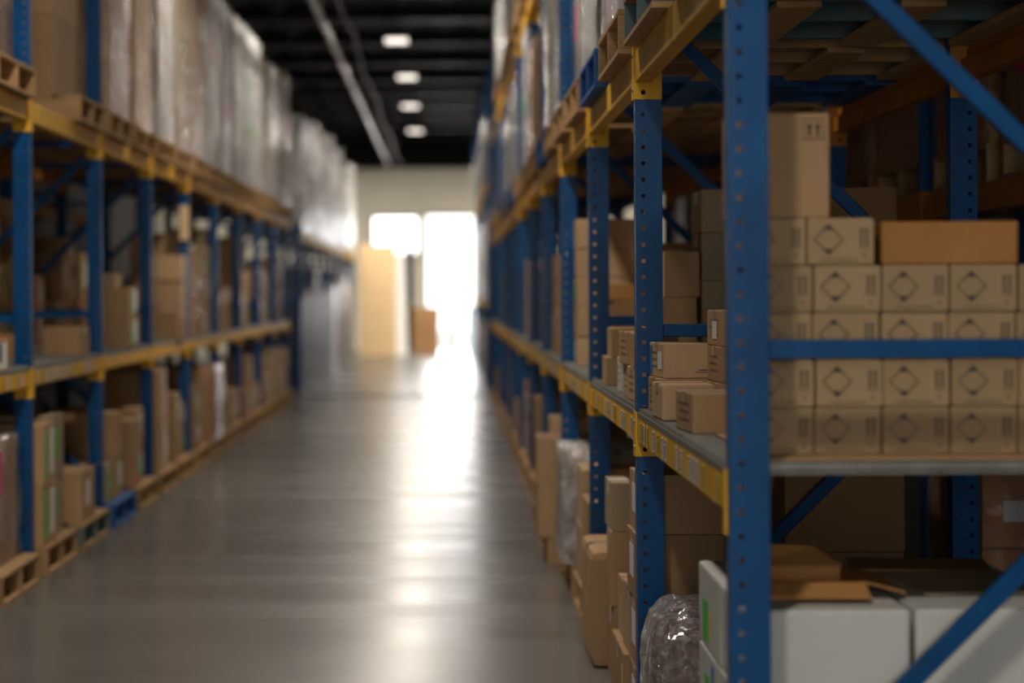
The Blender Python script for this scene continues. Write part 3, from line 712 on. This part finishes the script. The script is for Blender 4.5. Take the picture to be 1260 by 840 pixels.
column(.90, 9.35, .60, .55, (.30, .155, .24), ('kraft_dark', 'kraft_dark', 'kraft_grey'), ['large dark carton at the bottom behind the tall worn carton', 'flat dark carton behind the tall worn carton', 'wide grey-brown carton on top behind the tall worn carton'], G2)
# deep items seen under the shelf through the near frame
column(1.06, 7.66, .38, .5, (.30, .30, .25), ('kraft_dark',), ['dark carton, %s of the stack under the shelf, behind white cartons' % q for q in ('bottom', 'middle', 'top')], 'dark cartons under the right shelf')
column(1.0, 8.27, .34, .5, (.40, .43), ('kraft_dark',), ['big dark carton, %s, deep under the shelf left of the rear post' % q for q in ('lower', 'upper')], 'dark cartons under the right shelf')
lw = wrapped(1.985, 9.0, .1445, 1, .95, .95, .64, 'wrapped brown load with white label on the floor of the rear rack', 'wrapped loads in the rear rack', 'kraft_orange', 'film', (2, 2, 2), stickers=False)
b = MB(); b.box(-.40, -.28, -.497, -.4955, .42, .50); link('shipping_label', b.mesh('shipping_label', ['paper']), lw)
pallet(1.99, 8.98, 0, 1, 'wood', 'wooden pallet on the floor under the wrapped brown load of the rear rack', None, 1.0, .98)
# ------------------------------------------------------------------ upper pallets, right
def two_ord(i, n=2): return ('nearer', 'farther')[i]
def wh(): return rnd.choice(('kraft_light', 'kraft', 'white_foam', 'kraft_grey', 'whitebox'))
for i in range(11):
    y0 = YR[i]+PD
    for j in range(2):
        y = y0+.05+j*1.24
        m_ = ('wood', 'tealwood', 'wood', 'bluewood')[i*2+j] if i < 2 else rnd.choice(('wood', 'wood', 'wood', 'bluewood'))
        cw = {'wood': 'wooden', 'tealwood': 'teal painted', 'bluewood': 'blue painted'}[m_]
        pallet(.548, y, 2.1825, 1, m_, '%s pallet, %s one on the upper beams of the %s bay, right rack' % (cw, two_ord(j), ORD[i]), 'pallets on the upper right beams')
        hh = rnd.uniform(.82, 1.02); 
        fm = rnd.choice(('film', 'film', 'film_white')); bm_ = wh()
        wrapped(.575 if i < 2 else (.66 if i == 2 else .60+rnd.uniform(0, .05)), y+.02, 2.1825+.1445, 1, .96, 1.05 if i < 2 else .96, hh, 'film-wrapped load, %s one on the upper beams of the %s bay, right rack' % (two_ord(j), ORD[i]), 'wrapped loads on the upper right beams', bm_, fm, (2, 3, 4) if i < 3 else None, .018)
    if 2 < i < 9:
        for j in range(2):
            y = y0+.05+j*1.24
            pallet(.548, y, 3.5325, 1, 'wood', 'wooden pallet, %s one on the top beams of the %s bay, right rack' % (two_ord(j), ORD[i]), 'pallets on the top right beams')
            wrapped(.575+rnd.uniform(0, .05), y+.02, 3.5325+.1445, 1, .96, .96, rnd.uniform(.85, 1.2), 'film-wrapped load, %s one on the top beams of the %s bay, right rack' % (two_ord(j), ORD[i]), 'wrapped loads on the top right beams', wh(), rnd.choice(('film', 'film_white')), None, .02)
# ------------------------------------------------------------------ upper pallets, left
for i in range(9):
    y0 = YL[i]+PD
    for j in range(2):
        if i == 0 and j == 0 or i == 1 and j == 0: continue
        y = y0+.06+j*1.26
        nm = '%s one on the upper beams of the %s bay, left rack' % (two_ord(j), ORD[i])
        pallet(-2.045, y, 2.4025, -1, 'wood', 'wooden pallet, ' + nm, 'pallets on the upper left beams')
        hh = rnd.uniform(1.45, 1.75) if i > 3 else 1.85
        if i == 1:
            column(-2.20-.90, y+.03, .90, .93, (.46, .46, .46), ('kraft',), ['huge plain brown carton, %s of the unwrapped stack on the upper left beams' % q for q in ('bottom', 'middle', 'top')], 'huge cartons', z=2.4025+.1445, jit=.002)
            continue
        m_ = ('kraft_light' if i < 3 else rnd.choice(('kraft_grey', 'white_foam', 'kraft_light', 'whitebox', 'kraft')))
        wrapped(-2.07 if i else -2.18, y+.02, 2.4025+.1445, -1, .96, 1.05 if i else .95, hh, 'tall film-wrapped load, ' + nm, 'wrapped loads on the upper left beams', m_, 'film' if i < 3 else rnd.choice(('film', 'film_white')), (2, 3, 6) if i < 4 else None, .016)
# right shelf from the third bay
for i in range(2, 11):
    fill(1, .625, YR[i]+.12 if i != 2 else 11.72, YR[i+1]-.06, DR, 1.95, ('right shelf, %s bay' if i > 2 else 'right shelf, farther half of %s bay') % ORD[i], 'cartons on the right shelf', st=.3, wr=(.3, .52) if i < 4 else (.42, .7), hr=(.14, .3) if i < 4 else (.26, .42))
# right floor
for i in range(2, 11):
    for j in range(2):
        y = YR[i]+PD+.03+j*1.24; xo = .575 if i != 3 else .515
        pallet(xo, y, 0, 1, 'wood', 'wooden pallet, %s one on the floor under the %s bay, right rack' % (two_ord(j), ORD[i]), 'floor pallets under the right rack', 1.016, 1.06)
        if i == 2: continue
        if i == 3 and j == 0:
            column(.47, y+.03, .34, .42, (.26, .26), ('kraft',), ['brown carton, %s of the overhanging stack on the pallet past the fourth post' % q for q in ('lower', 'upper')], z=.1445)
            column(.56, y+.50, .3, .36, (.2, .2, .2), ('kraft_light',), ['pale carton, %s of the stack behind the overhanging cartons' % q for q in ('bottom', 'middle', 'top')], z=.1445)
            continue
        fill(1, .60, y+.01, y+1.01, .1445, .88, '%s floor pallet, %s bay, right rack' % (two_ord(j), ORD[i]), 'cartons on the right floor pallets', st=.25, wr=(.3, .48) if i < 6 else (.45, .52), hr=(.14, .3) if i < 6 else (.28, .36), dx=(.4, .6))
yb = YR[2]+PD+.03
column(.585, yb+.02, .17, .40, (.185, .215), ('kraft',), ['brown carton, lower of two on the pallet by the third post', 'brown carton, upper of two on the pallet by the third post'], z=.1445)
column(.90, yb+.02, .5, .5, (.3, .3), ('kraft_dark',), ['dark carton, %s, behind the two cartons on the pallet by the third post' % q for q in ('lower', 'upper')], z=.1445)
column(.585, yb+.48, .3, .45, (.25, .25), ('kraft_light',), ['pale carton, %s, at the far end of the pallet by the third post' % q for q in ('lower', 'upper')], z=.1445)
wrapped(.55, yb+1.26, .1445, 1, .7, .5, .53, 'silvery film-wrapped stack on the floor pallet just before the fourth post', None, 'kraft_light', 'film_white', (1, 2, 3), .012, stickers=False)
# left shelf
G3 = 'cartons on the left shelf'
carton(.40, .42, .15, -2.035-.2, 11.0, DL, 'brown carton with green sticker cut by the left picture edge on the left shelf', 'kraft', 0, G3, None, stickers=(('right', .35, .9, .1, .9, 'paper'), ('right', .45, .6, .3, .9, 'green')))
carton(.22, .35, .165, -2.12-.11, 14.15, DL, 'brown carton standing before the second left post on the left shelf', 'kraft', 0, G3, None)
carton(.28, .35, .13, -2.42-.15, 13.6, DL, 'low orange brown carton deeper on the left shelf before the second post', 'kraft_orange', 0, G3, None)
column(-2.09-.30, 15.9, .30, .45, (.20, .20), ('kraft',), ['brown carton, %s of the stickered pair before the third left post' % q for q in ('lower', 'upper')], G3, z=DL, stickers=(('right', .2, .45, .1, .9, 'green'), ('right', .1, .2, .5, .9, 'pink'), ('right', .5, .9, .2, .9, 'paper')))
carton(.16, .3, .09, -2.19-.08, 16.1, DL+.40, 'small flat carton lying on the stickered pair before the third left post', 'kraft_grey', 0, G3, None)
column(-2.07-.32, 18.6, .32, .5, (.225,), ('kraft',), ['long brown carton before the fourth left post on the left shelf'], G3, z=DL)
column(-2.10-.2, 19.2, .2, .32, (.23, .23, .2), ('kraft_light',), ['pale carton, %s of the slim stack at the fourth left post' % q for q in ('bottom', 'middle', 'top')], G3, z=DL, stickers=(('right', .2, .45, .1, .9, 'paper'),))
for i in range(4, 9):
    fill(-1, -2.13, YL[i]+.12, YL[i+1]-.06, DL, 2.1, 'left shelf, %s bay' % ORD[i], G3, st=.6, wr=(.3, .5) if i < 5 else (.45, .7), hr=(.15, .3) if i < 5 else (.28, .42))
# stacks deeper on the near left shelf
for i, (ya, yb2) in enumerate(((12.5, 14.5), (14.9, 17.0), (17.3, 19.5))):
    fill(-1, -2.78, ya, yb2, DL, 2.1, 'rear of left shelf, %s bay' % ORD[i+1], 'stacks at the rear of the left shelf', st=.95, wr=(.3, .42), hr=(.24, .36), dx=(.28, .36))
# left floor
pmats = {0: ('wood', 'wood'), 1: ('wood', 'tealwood'), 2: ('bluewood', 'wood')}
for i in range(0, 9):
    for j in range(2):
        y = YL[i]+PD+.03+j*1.24; m_ = pmats.get(i, ('wood', 'wood'))[j]
        cw = {'wood': 'wooden', 'tealwood': 'teal painted', 'bluewood': 'blue painted'}[m_]
        pallet(-2.03, y, 0, -1, m_, '%s pallet, %s one on the floor under the %s bay, left rack' % (cw, two_ord(j), ORD[i]), 'floor pallets under the left rack', 1.016, 1.06)
yl = YL[0]+PD+.03
wrapped(-2.125, yl+1.24+.02, .1445, -1, .88, .9, .60, 'film-wrapped floor load cut by the left picture edge', None, 'kraft', 'film', (2, 3, 3), .02)
yl = YL[1]+PD+.03
column(-2.06-.4, yl+.03, .40, .42, (.31, .31), ('kraft',), ['brown carton, %s, beside the first left post on the floor pallet' % q for q in ('lower', 'upper')], z=.1445, stickers=(('right', .1, .3, .1, .9, 'green'), ('right', .55, .85, .15, .9, 'paper')))
column(-2.10-.4, yl+.50, .40, .42, (.30, .34), ('kraft_grey',), ['greyish carton, %s, second stack past the first left post on the floor' % q for q in ('lower', 'upper')], z=.1445, stickers=(('right', .3, .6, .3, .8, 'green'),))
column(-2.05-.35, yl+1.24+.03, .35, .5, (.29,), ('kraft',), ['brown carton with label on the teal floor pallet before the second left post'], z=.1445, stickers=(('right', .3, .6, .3, .8, 'paper'),))
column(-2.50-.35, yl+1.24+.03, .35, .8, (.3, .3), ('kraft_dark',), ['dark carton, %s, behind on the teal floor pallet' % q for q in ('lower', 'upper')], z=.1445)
for i in range(2, 9):
    for j in range(2):
        y = YL[i]+PD+.03+j*1.24
        if i == 3 and j == 0:
            column(-2.07-.5, y+.03, .5, .5, (.38, .36), ('kraft',), ['big brown carton, %s, with silver strip past the third left post' % q for q in ('lower', 'upper')], z=.1445, stickers=(('right', .78, .98, .02, .98, 'paper'),))
            fill(-1, -2.07, y+.56, y+1.0, .1445, .88, '%s floor pallet, %s bay, left rack' % (two_ord(j), ORD[i]), 'cartons on the left floor pallets', st=.8, wr=(.3, .42), n0=1)
            continue
        if i == 4 and j == 1:
            wrapped(-2.04, y+.03, .1445, -1, .95, .9, .65, 'big brown wrapped carton load on the floor before the sixth left post', None, 'kraft_orange', 'film', None, .012); continue
        fill(-1, -2.06, y+.01, y+1.01, .1445, .90, '%s floor pallet, %s bay, left rack' % (two_ord(j), ORD[i]), 'cartons on the left floor pallets', st=.85, wr=(.27, .42) if i < 5 else (.45, .52), hr=(.17, .28) if i < 5 else (.28, .36), dx=(.4, .55))
# rear racks: loads
for i in range(5):
    for j in range(2):
        y = YR3[i]+PD+.05+j*1.22
        pallet(1.99, y, 1.8225, 1, 'wood', 'wooden pallet, %s one in the %s bay of the back rack on the right' % (two_ord(j), ORD[i]), 'pallets in the rear right rack', 1.0, 1.02)
        wrapped(2.0, y+.02, 1.8225+.1445, 1, .95, 1.0, .75, 'brown wrapped load, %s one in the %s bay of the back rack on the right' % (two_ord(j), ORD[i]), 'wrapped loads in the rear right rack', 'kraft_orange', 'film', (2, 2, 2) if i < 2 else None)
    fill(1, 2.0, YR3[i]+.12+(1.1 if i == 0 else 0), YR3[i+1]-.06, .8825, 1.6, 'right back rack, %s bay' % ORD[i], 'cartons in the rear right rack', st=.2, dx=(.5, .8), wr=(.5, .7), hr=(.3, .36)) if i else None
for i in range(5):
    fill(-1, -3.52, YL3[i]+.12, YL3[i+1]-.06, 2.2025, 2.9, 'upper level of left back rack, %s bay' % ORD[i], 'cartons in the rear left rack', st=.3, dx=(.5, .8), wr=(.9, 1.1), hr=(.5, .6))
    fill(-1, -3.52, YL3[i]+.12, YL3[i+1]-.06, .8825, 1.9, 'lower level of left back rack, %s bay' % ORD[i], 'cartons in the rear left rack', st=.6, dx=(.5, .8), wr=(.9, 1.1), hr=(.4, .55))
# far racks
for i in range(7):
    for j in range(2):
        y = YR2[i]+PD+.05+j*1.24
        for z_, h_, lb in ((0, 1.0, 'floor'), (1.2825, 1.5, 'middle'), (3.1025, 1.05, 'top')):
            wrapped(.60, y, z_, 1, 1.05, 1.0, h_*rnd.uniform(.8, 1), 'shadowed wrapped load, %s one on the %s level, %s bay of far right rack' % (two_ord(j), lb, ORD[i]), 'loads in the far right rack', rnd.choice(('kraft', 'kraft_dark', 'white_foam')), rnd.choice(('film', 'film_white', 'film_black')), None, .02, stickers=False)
for i in range(8):
    for j in range(2):
        y = YL2[i]+PD+.05+j*1.24
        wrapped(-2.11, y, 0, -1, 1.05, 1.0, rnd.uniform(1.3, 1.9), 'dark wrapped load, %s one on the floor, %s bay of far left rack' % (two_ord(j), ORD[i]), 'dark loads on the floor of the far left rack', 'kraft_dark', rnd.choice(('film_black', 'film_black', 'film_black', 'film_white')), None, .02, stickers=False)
        wrapped(-2.08, y, 2.3025, -1, 1.05, 1.0, rnd.uniform(1.5, 1.95), 'shiny wrapped load, %s one on the beams, %s bay of far left rack' % (two_ord(j), ORD[i]), 'shiny loads on the far left rack', rnd.choice(('white_foam', 'whitebox', 'kraft_grey')), rnd.choice(('film_white', 'film_white', 'film')), None, .025, stickers=False)
# ------------------------------------------------------------------ at the far end of the aisle
carton(.80, .45, 2.50, -1.555, 54.5, 0, 'tall tan crate standing on the floor left of the bright door', 'plywood', 0, None, None, tape=None, bevel=.02, name='tall_crate', cat='crate')
t = thing('foam_panel', 'tall white leaning panel between the tan crate and the dark post', 'panel', (-1.04, 55.4, 0))
b = MB(); b.hexa([(-.13, -.06, 0), (.13, -.06, 0), (.13, .06, 0), (-.13, .06, 0), (-.10, .18, 2.3), (.04, .18, 2.3), (.04, .28, 2.3), (-.10, .28, 2.3)]); link('panel', b.mesh('panel', ['white_foam'], bevel=.01), t)
t = thing('steel_post', 'dark steel column standing before the cream end wall beside the white panel', 'post', (-.90, 58.9, 0))
b = MB(); b.box(-.09, .09, -.09, -.07, 0, 2.5); b.box(-.09, .09, .07, .09, 0, 2.5); b.box(-.012, .012, -.07, .07, 0, 2.5); link('column', b.mesh('column', ['joist']), t)
b = MB(); b.box(-.16, .16, -.16, .16, 0, .02); link('base_plate', b.mesh('base_plate', ['joist']), t)
column(-.80, 56.3, .62, .5, (.38, .36, .34), ('kraft_dark',), ['dark brown carton, %s of the stack beside the bright doorway' % q for q in ('bottom', 'middle', 'top')], 'dark cartons beside the doorway')
for k_ in range(3):
    t = thing('plastic_crate', 'pale blue plastic crate, %s of the stack at the right of the bright doorway' % ('bottom', 'middle', 'top')[k_], 'crate', (.78, 57.5, .36*k_), 0, 'pale blue crates')
    b = MB(); W2, D2, hh = .28, .2, .355
    b.box(-W2, W2, -D2, D2, 0, .012); b.box(-W2, -W2+.012, -D2, D2, .012, hh); b.box(W2-.012, W2, -D2, D2, .012, hh); b.box(-W2+.012, W2-.012, -D2, -D2+.012, .012, hh); b.box(-W2+.012, W2-.012, D2-.012, D2, .012, hh)
    link('crate_body', b.mesh('crate_body', ['crate']), t)
    b = MB(); b.box(-W2-.006, W2+.006, -D2-.008, -D2-.0005, hh-.05, hh-.02); link('rim', b.mesh('rim', ['crate']), t)
t = thing('bollard', 'short dark bollard standing in the bright doorway', 'bollard', (.10, 60.4, -.02))
b = MB(); b.tube((0, 0, 0), (0, 0, .62), .06, 16); link('bollard_post', b.mesh('bollard_post', ['black_plastic']), t)
b = MB(); b.tube((0, 0, .62), (0, 0, .66), .05, 16); link('cap', b.mesh('cap', ['black_plastic']), t)
t = thing('wooden_board', 'small tan wooden board hanging on the fourth left post under the upper beam', 'board', (-2.09, 19.60, 1.86))
b = MB(); b.box(-.075, 0, 0, .022, 0, .28); link('board', b.mesh('board', ['plywood'], bevel=.003), t)
b = MB(); b.tube((-.037, .011, .28), (-.037, .011, .40), .003, 6); link('cord', b.mesh('cord', ['black_plastic']), t)
